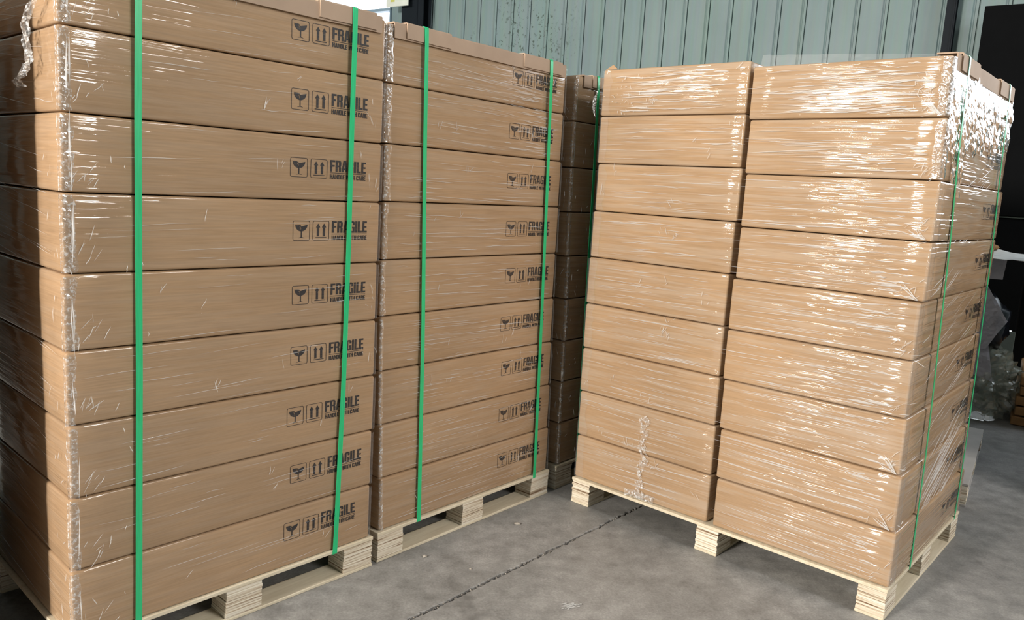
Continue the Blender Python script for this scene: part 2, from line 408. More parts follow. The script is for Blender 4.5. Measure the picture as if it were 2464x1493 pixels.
def window(name, rect, bars_s, bars_z):
    s0, s1, z0, z1 = rect
    w = structure(empty(name, W(s0, WALL_N, z0), WROT))
    def bar(nm, a, b, c, d, n0=-0.03, n1=0.06):
        me = bevel_box(b - a, n1 - n0, d - c, 0.004, nm, M['frame_alu'])
        o = link(nm, me, w, (a - s0, n0, c - z0))
    bar('window_frame', s0, s0 + .03, z0, z1); bar('window_frame', s1 - .012, s1, z0, z1)
    bar('window_frame', s0, s1, z0, z0 + .03); bar('window_frame', s0, s1, z1 - .03, z1)
    mbp = MB(); mbp.poly([(.02, .03, .02), (s1 - s0 - .01, .03, .02), (s1 - s0 - .01, .03, z1 - z0 - .02), (.02, .03, z1 - z0 - .02)]); mbp.build('pane', M['glass'], w)
    for s in bars_s: bar('mullion', s - .018, s + .018, z0, z1)
    for z in bars_z: bar('glazing_bar', s0, s1, z - .018, z + .014)
window('window_1', WIN_L, (-8.2,), (3.455,))
window('window_2', WIN_R, (1.55, 2.5), (3.1,))
def window_frame(name, c, right, up, w, h):  # unseen frames added round area lights; walls and roof behind stay solid
    root = structure(empty(name, c)); nrm = right.cross(up).normalized()
    for nm, a0, a1, b0, b1 in (('window_frame', -w / 2 - .05, -w / 2, -h / 2, h / 2), ('window_frame', w / 2, w / 2 + .05, -h / 2, h / 2), ('window_frame', -w / 2 - .05, w / 2 + .05, h / 2, h / 2 + .05), ('window_frame', -w / 2 - .05, w / 2 + .05, -h / 2 - .05, -h / 2), ('mullion', -.02, .02, -h / 2, h / 2)):
        mb = MB(); mb.box((a0, b0, -.03), (a1, b1, .05))
        mb.v = [right * v.x + up * v.y + nrm * v.z for v in mb.v]; mb.build(nm, M['frame_alu'], root)
UPV = Vector((0, 0, 1))
for i_, (s_, w_, p_) in enumerate(FRONT_WINDOWS): window_frame('window_%d' % (3 + i_), W(s_, FRONT_N + .05, 3.15), WW, UPV, w_, .75)
window_frame('window_6', W(RIGHT_S - .05, 1.9, 4.3), NW, UPV, 1.9, 1.5)
window_frame('window_7', W(3.9, 2.7, ROOF_Z - .04), WW, NW, 2.5, 1.3)

# steel columns
def column(name, s0, s1, n0, n1, label):
    c = empty(name, W((s0 + s1) / 2, (n0 + n1) / 2, 0), WROT); w, d = s1 - s0, n1 - n0
    for nm, lo, hi in (('flange', (-w / 2, -d / 2, 0), (w / 2, -d / 2 + .014, ROOF_Z)), ('flange', (-w / 2, d / 2 - .014, 0), (w / 2, d / 2, ROOF_Z)), ('web', (-.006, -d / 2 + .014, 0), (.006, d / 2 - .014, ROOF_Z))):
        mb = MB(); mb.box(lo, hi); mb.build(nm, M['steel_dark'], c)
    mb = MB(); mb.box((-w / 2 - .05, -d / 2 - .05, 0), (w / 2 + .05, d / 2 + .05, .02)); mb.build('base_plate', M['steel_dark'], c)
    mb = MB(); mb.box((w * .22, -d / 2 - .006, 0.02), (w * .22 + .010, -d / 2, ROOF_Z)); mb.build('cable_strip', M['steel_dark'], c)
    tag(c, label, 'column')
column('steel_column', -6.300, -5.985, 7.10, 7.24, 'dark steel column standing beside the bright window')
column('steel_column', -0.735, -0.665, 7.14, 7.26, 'narrow black steel post on the green wall beside the black board')
# sign above the column
sg = empty('sign_board', W(-6.455, 7.0, 3.400), WROT)
o = link('board', bevel_box(.325, .02, .42, .004, 'board', M['sign']), sg)
mb = MB(); mb.box((.07, -.0015, .052), (.13, 0, .09)); mb.build('printed_mark', M['sign_print'], sg)
tag(sg, 'small white sign hanging across the bright window corner and dark column', 'sign')

# black board, recess and odds and ends by the right end of the wall
bb = empty('black_board', W(-.47, 7.1, 0), WROT)
link('upper_panel', bevel_box(1.05, .06, 1.56, .004, 'upper_panel', M['black_board']), bb, (0, 0, 1.452))
link('lower_panel', bevel_box(.52, .05, .86, .004, 'lower_panel', M['black_board']), bb, (0, .03, .578))
link('seam_strip', bevel_box(1.05, .05, .012, .002, 'seam_strip', M['grey_board']), bb, (0, .015, 1.438))
tag(bb, 'tall black board standing against the green wall at right edge', 'board')
lb = empty('skirting_board', W(-.47, 7.06, 0), WROT)
link('panel', bevel_box(.525, .035, .575, .004, 'panel', M['grey_board']), lb)
tag(lb, 'low grey green board leaning under the black board behind the plastic', 'board')
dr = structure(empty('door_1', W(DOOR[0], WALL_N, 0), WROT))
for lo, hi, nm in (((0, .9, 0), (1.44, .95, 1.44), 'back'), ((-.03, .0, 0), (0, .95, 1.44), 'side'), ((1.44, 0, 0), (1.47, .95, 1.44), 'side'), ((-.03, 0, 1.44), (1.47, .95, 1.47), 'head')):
    mb = MB(); mb.box(lo, hi); mb.build('recess_' + nm, M['recess_shade'], dr)
for k in range(5):
    o = link('timber_plank', bevel_box(.42, .9, .062, .006, 'timber_plank', M['timber']), None, W(.10 + .012 * (k % 2) + .006 * k, 6.42, .004 + .072 * k))
    o.rotation_euler = (0, 0, WROT)
    tag(o, ('lowest', 'second lowest', 'middle', 'second highest', 'topmost')[k] + ' brown timber plank in the short pile at right edge', 'plank', 'timber planks at the right edge')

# ------------------------------------------------------------------ the pallets and their cartons
LX, DY, HB, HP = 1.0245, 1.395, 0.2071, 0.1194
class Stack:
    def __init__(s, x, y, ang, lx=0, ly=0):
        s.o = Vector((x, y, 0)); s.a = ang; s.u = Vector((math.cos(ang), math.sin(ang), 0)); s.v = Vector((-s.u.y, s.u.x, 0)); s.lean = Vector((lx, ly, 0))
    def w(s, x, y, z): return s.o + s.u * x + s.v * y + s.lean * z + Vector((0, 0, z))
SA = Stack(-1.16891, 2.00341, 0.83765, -.0003, .0031)
SB = Stack(-0.45476, 2.80774, 0.86070, -.0189, .0043)
SD = Stack(0.26507, 3.65495, 0.86070, -.0170, .0090)
SC = Stack(1.38820, 2.59668, 0.84820, -.0030, .0266)
# seam heights (top of layer 9 .. top of layer 1), measured shifts along the face
ZA = [1.786, 1.572, 1.369, 1.157, .949, .744, .537, .327, .1185]; ZA0 = 1.986
ZB = [1.786, 1.577, 1.372, 1.161, .953, .747, .540, .330, .1195]; ZB0 = 1.990
ZD = [1.766, 1.556, 1.350, 1.144, .939, .735, .535, .330, .1195]; ZD0 = 1.972
ZCL = [1.783, 1.576, 1.366, 1.158, .945, .739, .535, .324, .1195]; ZCL0 = 1.984
ZCR = [1.760, 1.554, 1.349, 1.145, .939, .735, .531, .325, .1195]; ZCR0 = 1.960
SHA = [.001, .001, .000, .000, -.002, -.001, .001, -.002, -.003]
SHB = [.006, .001, .002, -.001, -.007, -.006, -.006, -.001, .003]
SHD = [-.002, -.005, -.006, -.003, .006, .011, .006, .002, .003]
SHCL = [-.004, -.004, -.010, -.001, .006, .005, .004, .003, .004]
SHCR = [-.003, -.007, -.012, -.009, .003, .004, .001, -.005, -.010]

RB = 0.0085
def lin(a, n): return [-a + 2 * a * i / (n - 1) for i in range(n)]
def ax(a, n):
    i = lin(a - RB, n)
    return [-a, -a + RB * .45] + i + [a - RB * .45, a]
def bulge(seed, face, p, q):
    """p,q in -1..1 across the face"""
    e = (1 - p ** 2) * (1 - q ** 2)
    return 0.0020 * e * (0.4 + noise.noise((seed * 5.1, face * 2.3, 0.4))) + 0.0014 * noise.noise((p * 2.1 + seed * 3, q * 1.3, face * 4.0)) * min(1, 3 * e + .3)
def carton_mesh(seed, w, d, h, mat):
    A = (w / 2, d / 2, h / 2); cs = [ax(A[0], 13), ax(A[1], 9), ax(A[2], 5)]
    V = {}; verts = []; faces = []
    def vid(p):
        k = tuple(round(x, 5) for x in p)
        if k in V: return V[k]
        q = Vector([max(-(a - RB), min(a - RB, x)) for a, x in zip(A, p)]); dv = Vector(p) - q
        r = q + (dv.normalized() * RB if dv.length > 1e-9 else dv)
        pn = [x / a for x, a in zip(p, A)]
        for axis in range(3):
            if abs(abs(p[axis]) - A[axis]) < RB * 1.01:
                o = [i for i in range(3) if i != axis]; sg = 1 if p[axis] > 0 else -1
                r[axis] += sg * bulge(seed, axis * 2 + (sg > 0), pn[o[0]], pn[o[1]]) * (1.0 if axis < 2 else .5)
        V[k] = len(verts); verts.append(r); return V[k]
    for axis in range(3):
        o = [i for i in range(3) if i != axis]
        for sg in (-1, 1):
            for i in range(len(cs[o[0]]) - 1):
                for j in range(len(cs[o[1]]) - 1):
                    q = []
                    for (ii, jj) in ((i, j), (i + 1, j), (i + 1, j + 1), (i, j + 1)):
                        p = [0, 0, 0]; p[axis] = sg * A[axis]; p[o[0]] = cs[o[0]][ii]; p[o[1]] = cs[o[1]][jj]; q.append(vid(p))
                    flip = (sg > 0) == (axis == 1)
                    faces.append(q[::-1] if flip else q)
    me = bpy.data.meshes.new('carton'); me.from_pydata([tuple(v) for v in verts], [], faces); me.update()
    me.polygons.foreach_set('use_smooth', [True] * len(me.polygons)); me.materials.append(mat)
    return me
BW, BD, BH = LX - 0.003, DY / 2 - 0.009, 0.2058
NSEED = 5
CART = {}
def carton_data(mk, seed):
    if (mk, seed) not in CART: CART[(mk, seed)] = carton_mesh(seed, BW, BD, BH, M[mk])
    return CART[(mk, seed)]

# lettering (heavy condensed capitals) as convex pieces in a unit-height cell
def R(x0, y0, x1, y1): return [(x0, y0), (x1, y0), (x1, y1), (x0, y1)]
GL = {
 'F': (.46, [R(0, 0, .19, 1), R(.19, .84, .45, 1), R(.19, .43, .41, .58)]),
 'R': (.52, [R(0, 0, .19, 1), R(.19, .85, .34, 1), R(.19, .42, .34, .56), [(.32, .42), (.42, .42), (.49, .50), (.51, .62), (.51, .84), (.46, .95), (.34, 1), (.32, 1)], [(.32, 0), (.51, 0), (.51, .36), (.44, .46), (.32, .46)]]),
 'A': (.56, [[(0, 0), (.18, 0), (.28, .80), (.28, 1), (.15, 1)], [(.38, 0), (.56, 0), (.41, 1), (.28, 1), (.28, .80)], R(.14, .20, .42, .34)]),
 'G': (.52, [[(0, .14), (.05, .04), (.19, .0), (.19, 1), (.05, .96), (0, .86)], [(.19, .86), (.34, .86), (.34, 1), (.15, 1)], [(.15, 0), (.34, 0), (.34, .14), (.19, .14)], R(.33, 0, .51, .50), R(.27, .37, .51, .50), [(.33, .66), (.51, .66), (.51, .86), (.46, .96), (.33, 1)]]),
 'I': (.20, [R(0, 0, .195, 1)]),
 'L': (.42, [R(0, 0, .19, 1), R(.19, 0, .42, .16)]),
 'E': (.44, [R(0, 0, .19, 1), R(.19, .84, .43, 1), R(.19, .43, .40, .57), R(.19, 0, .44, .16)]),
 'H': (.53, [R(0, 0, .19, 1), R(.34, 0, .53, 1), R(.19, .42, .34, .58)]),
 'N': (.54, [R(0, 0, .17, 1), R(.37, 0, .54, 1), [(.33, .18), (.40, 0), (.40, .30), (.20, 1), (.12, 1)]]),
 'D': (.52, [R(0, 0, .19, 1), R(.19, .85, .36, 1), R(.19, 0, .36, .15), [(.33, 0), (.45, .05), (.51, .16), (.51, .84), (.45, .95), (.33, 1)]]),
 'W': (.78, [[(.10, 0), (.27, 0), (.20, 1), (0, 1)], [(.10, 0), (.27, 0), (.44, 1), (.32, 1)], [(.51, 0), (.68, 0), (.46, 1), (.34, 1)], [(.51, 0), (.68, 0), (.78, 1), (.58, 1)]]),
 'T': (.46, [R(0, .84, .46, 1), R(.135, 0, .325, .84)]),
 'C': (.52, [[(0, .14), (.05, .04), (.19, .0), (.19, 1), (.05, .96), (0, .86)], [(.19, .86), (.34, .86), (.34, 1), (.15, 1)], [(.15, 0), (.34, 0), (.34, .14), (.19, .14)], [(.33, 0), (.46, .05), (.51, .14), (.51, .36), (.33, .36)], [(.33, .64), (.51, .64), (.51, .86), (.46, .95), (.33, 1)]]),
}
def text_polys(txt, x0, z0, h, width):
    adv = []; x = 0
    for c in txt:
        if c == ' ': x += .24; continue
        adv.append((c, x)); x += GL[c][0] + .055
    k = width / (x - .055); out = []
    for c, xo in adv:
        for p in GL[c][1]: out.append([(x0 + (xo + px) * k, z0 + py * h) for px, py in p])
    return out
def ring(x0, z0, w, h, r, t):
    def loop(i):
        pts = []
        for cx, cz, a0 in ((x0 + w - r, z0 + h - r, 0), (x0 + r, z0 + h - r, 90), (x0 + r, z0 + r, 180), (x0 + w - r, z0 + r, 270)):
            for a in (0, 30, 60, 90):
                q = math.radians(a0 + a); pts.append((cx + (r - i) * math.cos(q), cz + (r - i) * math.sin(q)))
        return pts
    o, i = loop(0), loop(t); n = len(o)
    return [[o[k], o[(k + 1) % n], i[(k + 1) % n], i[k]] for k in range(n)]
def mark_polys():
    P = []
    f = .0635
    P += ring(0, -f, f, f, .006, .0016)
    cx = f / 2
    top, rx, rz = -.0125, .0225, .0215
    arc = [(cx + rx * math.cos(a), top + rz * math.sin(a)) for a in [math.pi + math.pi * i / 14 for i in range(15)]]
    zig = [(cx - .0075, top), (cx - .0045, top - .004), (cx - .0072, top - .0068), (cx - .0035, top - .011)]
    zig2 = [(x + .0030, z) for x, z in zig]
    la = [p for p in arc if p[0] < cx - .0035]; ra = [p for p in arc if p[0] >= cx - .0035]
    P.append([arc[0]] + la[1:] + [(cx - .0035, arc[6][1])] + list(reversed(zig)))
    P.append([zig2[-1], (cx - .0035, arc[6][1])] + ra + list(reversed(zig2[:-1])))
    P.append([(cx - .0018, top - .020), (cx - .0018, -.0525), (cx + .0018, -.0525), (cx + .0018, top - .020)])
    P.append([(cx - .0115, -.0555), (cx - .008, -.0535), (cx, -.0515), (cx + .008, -.0535), (cx + .0115, -.0555), (cx, -.0538)])
    x1 = .0745
    P += ring(x1, -f, f, f, .006, .0016)
    for ox in (.0205, .0435):
        c = x1 + ox
        P.append([(c - .0042, -.0500), (c + .0042, -.0500), (c + .0042, -.0205), (c - .0042, -.0205)])
        P.append([(c - .0084, -.0215), (c + .0084, -.0215), (c, -.0085)])
    P.append(R(x1 + .011, -.0552, x1 + .053, -.0528))
    x2 = .149
    P += text_polys('FRAGILE', x2, -.0385, .0385, .1445)
    P.append(R(x2, -.0437, x2 + .1445, -.0420))
    P += text_polys('HANDLE WITH CARE', x2, -.0632, .0152, .1445)
    return P
MARKS = mark_polys()
def marks_mesh(seed, sx, sz):
    """sx,sz: upper left of the first frame relative to the carton centre"""
    mb = MB()
    for p in MARKS:
        pts = []
        for (x, z) in p:
            X, Z = sx + x, sz + z
            y = -BD / 2 - bulge(seed, 2, X / (BW / 2), Z / (BH / 2)) - 0.0011
            pts.append((X, y, Z))
        mb.poly(pts)
    me = bpy.data.meshes.new('shipping_marks'); me.from_pydata([tuple(v) for v in mb.v], [], mb.f); me.update(); me.materials.append(M['ink'])
    return me

ORD = ['topmost', 'second', 'third', 'fourth', 'fifth', 'sixth', 'seventh', 'eighth', 'lowest']
def ordl(k): return 'topmost' if k == 0 else 'lowest' if k == 8 else ORD[k] + ' from top'
def carton(S, k, xoff, y0, z0, z1, mk, seed, label, group, mark=None, yaw=0.0, yoff=0.0):
    h = z1 - z0
    zc = (z0 + z1) / 2
    c = S.w(LX / 2 + xoff, y0 + BD / 2 + .002 + yoff, zc)
    o = link('carton', carton_data(mk, seed % NSEED), None, c)
    o.rotation_euler = (0, 0, S.a + yaw); o.scale = (1, 1, (h - .0030) / BH)
    tag(o, label, 'carton', group)
    if mark:
        m = link('shipping_marks', marks_mesh(seed % NSEED, mark[0] - LX / 2 - xoff, mark[1] - zc), o)
        m['label'] = 'black printed FRAGILE HANDLE WITH CARE marks with glass and arrows'
    return o
def zpairs(top, seams): return [((top if k == 0 else seams[k - 1]), seams[k]) for k in range(9)]

LA = [(.661, 1.924), (.663, 1.715), (.663, 1.504), (.675, 1.302), (.676, 1.091), (.675, .888), (.664, .681), (.680, .477), (.658, .277)]
LB = [(.674, 1.930), (.663, 1.713), (.662, 1.508), (.666, 1.305), (.673, 1.104), (.655, .895), (.669, .696), (.665, .487), (.668, .276)]
LCm = [(.660, 1.905), (.657, 1.700), (.677, 1.495), (.669, 1.292), (.676, 1.080), (.650, .876), (.660, .668), (.655, .462), (.660, .262)]
rj = random.Random(11)
for k, (zt, zb) in enumerate(zpairs(ZA0, ZA)):
    carton(SA, k, SHA[k], 0, zb, zt, 'card_mild', k, f'{ordl(k)} FRAGILE carton of the big near stack at left', 'cartons of the near left stack', LA[k])
for k, (zt, zb) in enumerate(zpairs(ZB0, ZB)):
    carton(SB, k, SHB[k], 0, zb, zt, 'card_mid', k + 2, f'{ordl(k)} FRAGILE carton of the middle stack', 'cartons of the middle stack', LB[k])
for k, (zt, zb) in enumerate(zpairs(ZD0, ZD)):
    carton(SD, k, SHD[k], 0, zb, zt, 'card_mid', k + 1, f'{ordl(k)} dark shaded carton of the narrow stack seen behind the middle stack', 'cartons of the shaded stack', (.665, zt - .06))
for k, (zt, zb) in enumerate(zpairs(ZCR0, ZCR)):
    carton(SC, k, .002 * math.sin(k * 2.2), 0, zb, zt, 'card_strong', k, f'{ordl(k)} carton in the right column of the shiny right stack', 'cartons of the right stack', LCm[k], yoff=SHCR[k])
for k, (zt, zb) in enumerate(zpairs(ZCL0, ZCL)):
    carton(SC, k, .002 * math.sin(k * 1.7 + 1), DY / 2 + .006, zb, zt, 'card_strong', k + 3, f'{ordl(k)} carton in the left column of the shiny right stack', 'cartons of the right stack', None, yoff=SHCL[k])
# rear rows of the three left stacks
for S, Z0, Z, nm in ((SA, ZA0, ZA, 'near left'), (SB, ZB0, ZB, 'middle'), (SD, ZD0, ZD, 'shaded')):
    for k, (zt, zb) in enumerate(zpairs(Z0, Z)):
        carton(S, k, .001, DY / 2, zb, zt, 'card_mild', k + 1, f'carton in the hidden rear row of the {nm} stack', f'rear cartons of the {nm} stack')
# next stack of the row, left of the frame: it shades the side of the near stack
GAP, BACK = 0.13, 0.175
_e = SA.o - SA.u * (GAP + LX) + SA.v * BACK
SE = Stack(_e.x, _e.y, SA.a)
SG = Stack(4.0, 2.8, SC.a)      # unseen stack added right of the frame to shade the floor behind
for yy in (0, DY / 2):
    for k, (zt, zb) in enumerate(zpairs(ZA0, ZA)):
        carton(SG, k, 0, yy, zb, zt, 'card_mild', k, 'unseen carton of the stack added for shade beyond the right picture edge', 'unseen cartons added for shade at right')
for yy in (0, DY / 2):
    for k, (zt, zb) in enumerate(zpairs(ZA0, ZA)):
        carton(SE, k, 0, yy, zb, zt, 'card_mild', k, 'carton of the neighbouring stack beyond the left picture edge', 'cartons beyond the left edge')

LAYERS = [bevel_box(.126 + .0008 * math.sin(i * 2.1), .098 + .0008 * math.cos(i * 1.7), (HP - .0125 - .012) / 8 - .0004, .0003, 'plywood_layer', M['ply_edge']) for i in range(6)]
# pallets
def pallet(S, label, deck_mat='ply_deck', layered=True, x0=-.012, x1=1.036, y0=-.006, y1=1.401, seed=0):
    root = empty('pallet', S.o, S.a); rr = random.Random(seed)
    T = .0125
    mb = MB(); nx = 10
    link('deck_board', bevel_box(x1 - x0, y1 - y0, T, .0015, 'deck_board', M[deck_mat]), root, (x0, y0, HP - T))
    ys = [y0 + .002, (y0 + y1) / 2 - .05, y1 - .102]
    xs = [x0 + .002, (x0 + x1) / 2 - .062, x1 - .130]
    for y in ys:
        link('runner_board', bevel_box(x1 - x0, .10, .011, .0015, 'runner_board', M[deck_mat]), root, (x0, y, 0))
    nl = 8; z0, z1 = .0115, HP - T - .0005; lh = (z1 - z0) / nl
    for yi, y in enumerate(ys):
        for xi, x in enumerate(xs):
            if layered and (yi == 0 or xi == 0):      # the blocks whose plies can be told apart
                blk = empty('block', (x, y, z0)); blk.parent = root
                for i in range(nl):
                    o = link('plywood_layer', LAYERS[rr.randrange(len(LAYERS))], blk, (rr.uniform(-.0014, .0014), rr.uniform(-.0014, .0014), i * lh + .0002))
            else:
                b = MB()
                for i in range(nl):
                    dx0, dx1, dy0, dy1 = [rr.uniform(-.0035, .0035) for _ in range(4)]
                    b.box((dx0, dy0, i * lh + .0006), (.126 + dx1, .098 + dy1, (i + 1) * lh - .0006))
                b.build('block', M['ply_edge'], root, (x, y, z0))
    tag(root, label, 'pallet'); root['group'] = 'plywood block pallets'
    return root
pallet(SA, 'plywood block pallet under the near left stack', seed=1)
pallet(SB, 'plywood block pallet under the middle stack', seed=2)
pallet(SD, 'shaded plywood block pallet under the narrow dark stack', seed=3)
pallet(SC, 'plywood block pallet under the shiny right stack', seed=4)
pallet(SE, 'plywood block pallet beyond the left picture edge', seed=5, layered=False)
pallet(SG, 'unseen plywood block pallet of the stack added for shade at right', seed=7, layered=False)
_fo = Vector((2.325, 3.74, 0)); _fa = math.radians(56.5)
SF = Stack(_fo.x, _fo.y, _fa)
pallet(SF, 'empty dusty grey plywood pallet lying behind the right stack', 'grey_deck', seed=6, x1=1.22, y1=1.0)

# corner boards along the top front edge
def angle_board(S, x0, x1, ztop, layer, label, group, fl=.055, y_extra=0.0, drop=0.0):
    t = .005; off = .0025 + layer * (t + .0006) + y_extra; zt = ztop + .001 + layer * (t + .0006)
    prof = [(fl + .0, zt), (fl, zt + t), (-off - t + .006, zt + t), (-off - t + .002, zt + t - .0018), (-off - t, zt + t - .006), (-off - t, zt + t - fl - drop), (-off, zt + t - fl - drop), (-off, zt)]
    n = 8; rows = []
    for i in range(n + 1):
        x = x0 + (x1 - x0) * i / n
        rows.append([S.w(x, y, z + .0006 * math.sin(i * 1.9 + layer)) - S.o for (y, z) in prof])
    mb = MB(); mb.grid(rows, close=True)
    for f in mb.f: f.reverse()
    mb.poly(rows[0][::-1]); mb.poly(rows[-1])
    mb.f[-1] = mb.f[-1][::-1]; mb.f[-2] = mb.f[-2][::-1]
    o = mb.build('corner_board', M['protector'], None, S.o)
    tag(o, label, 'corner board', group); return o
G = 'cardboard corner boards under the straps'
angle_board(SA, .03, 1.002, ZA0, 0, 'long kraft corner board on the near left stack top edge', G)
angle_board(SA, .08, .31, ZA0, 1, 'short corner board under the left strap of the near left stack', G)
angle_board(SA, .753, .976, ZA0, 1, 'short corner board under the right strap of the near left stack', G)
angle_board(SB, .032, 1.018, ZB0, 0, 'long kraft corner board on the middle stack top edge', G)
angle_board(SB, .085, .304, ZB0, 1, 'short corner board under the left strap of the middle stack', G)
angle_board(SB, .728, .985, ZB0, 1, 'short corner board under the right strap of the middle stack', G)
angle_board(SD, .05, 1.0, ZD0, 0, 'long corner board on the dark shaded stack top edge', G)
angle_board(SD, .11, .33, ZD0, 1, 'short corner board under the strap of the dark shaded stack', G)
angle_board(SC, .035, 1.0, ZCR0 + .008, 0, 'long pale corner board on the right stack top edge', G, fl=.058)
angle_board(SC, .085, .335, ZCR0 + .008, 1, 'short pale corner board under the near strap of the right stack', G, fl=.058)
angle_board(SC, .71, .975, ZCR0 + .008, 1, 'short pale corner board under the far strap of the right stack', G, fl=.058)

# straps: closed bands over the corner boards and round the pallet deck
def strap(S, xs, ztop, label, off=.0165, hw=.0092, slack=0.0):
    """xs: list of (x, z) of the centre line from top to bottom on the front face"""
    zt = ztop + .0125; yb = DY + .004; zb = HP - .0125 - .001
    def x_at(z):
        for (x0, z0), (x1, z1) in zip(xs, xs[1:]):
            if z <= z0 and z >= z1: return x0 + (x1 - x0) * (z0 - z) / (z0 - z1)
        return xs[0][0] if z > xs[0][1] else xs[-1][0]
    path = []
    xt, xb = xs[0][0], xs[-1][0]
    zk = zt - .058
    for i in range(6): path.append((xt, yb * (1 - i / 6), zt))
    for a in (0, 30, 60, 90):
        q = math.radians(a); path.append((xt, -off + .008 - .008 * math.sin(q), zt - .008 + .008 * math.cos(q)))
    n = 26
    for i in range(1, n):
        z = (zt - .008) + (zb + .004 - zt + .008) * i / n
        f = min(1, max(0, (zk - z) / .35)); y = -off + (off - .0095) * f
        path.append((x_at(z), y - slack * math.sin(math.pi * i / n), z))
    path += [(xb, -.0085, zb + .003), (xb, -.007, zb), (xb, .01, zb), (xb, yb * .5, zb), (xb, yb - .01, zb), (xb, yb, zb + .003), (xb, yb, zb + .3), (xt, yb, zt - .1)]
    rows = []
    for i, (x, y, z) in enumerate(path):
        pa, pb = path[i - 1], path[(i + 1) % len(path)]
        ty, tz = pb[1] - pa[1], pb[2] - pa[2]; L = math.hypot(ty, tz) or 1
        ny, nz_ = -tz / L, ty / L          # outward for this winding
        tw = .10 * noise.noise((S.o.x * 3 + x * 9, z * 1.6, 2.2))
        t = .0007
        rows.append([S.w(x - hw, y + ny * (-t) , z + nz_ * (-t)) - S.o, S.w(x + hw, y + ny * (-t), z + nz_ * (-t)) - S.o,
                     S.w(x + hw, y + ny * t + hw * tw * .2, z + nz_ * t) - S.o, S.w(x - hw, y + ny * t - hw * tw * .2, z + nz_ * t) - S.o])
    rows.append(rows[0])
    mb = MB(); mb.grid(rows, close=True)
    o = mb.build('strap', M['strap'], None, S.o)
    tag(o, label, 'strap', 'green packing straps')
    return o
strap(SA, [(.196, 2.0), (.190, 1.447), (.185, .868), (.173, .11)], ZA0, 'wide green strap on the left half of the near left stack')
strap(SA, [(.884, 2.0), (.887, 1.55), (.886, 1.2), (.880, .72), (.862, .11)], ZA0, 'green strap across the FRAGILE prints of the near left stack')
strap(SB, [(.174, 2.0), (.185, 1.509), (.195, .878), (.196, .107)], ZB0, 'green strap on the left half of the middle stack')
strap(SB, [(.903, 2.0), (.918, 1.552), (.922, .804), (.922, .11)], ZB0, 'green strap across the FRAGILE prints of the middle stack')
strap(SD, [(.150, 2.0), (.163, 1.574), (.158, .9), (.158, .11)], ZD0, 'dark green strap on the shaded stack beside the right stack')
strap(SC, [(.160, 2.0), (.166, 1.711), (.207, 1.382), (.224, 1.023), (.258, .547), (.258, .106)], ZCR0 + .008, 'nearer thin green strap on the side of the right stack', hw=.0085, slack=.006)
strap(SC, [(.865, 2.0), (.882, 1.773), (.930, 1.38), (.940, .948), (.950, .477), (.942, .106)], ZCR0 + .008, 'farther thin green strap on the side of the right stack', hw=.0085, slack=.006)

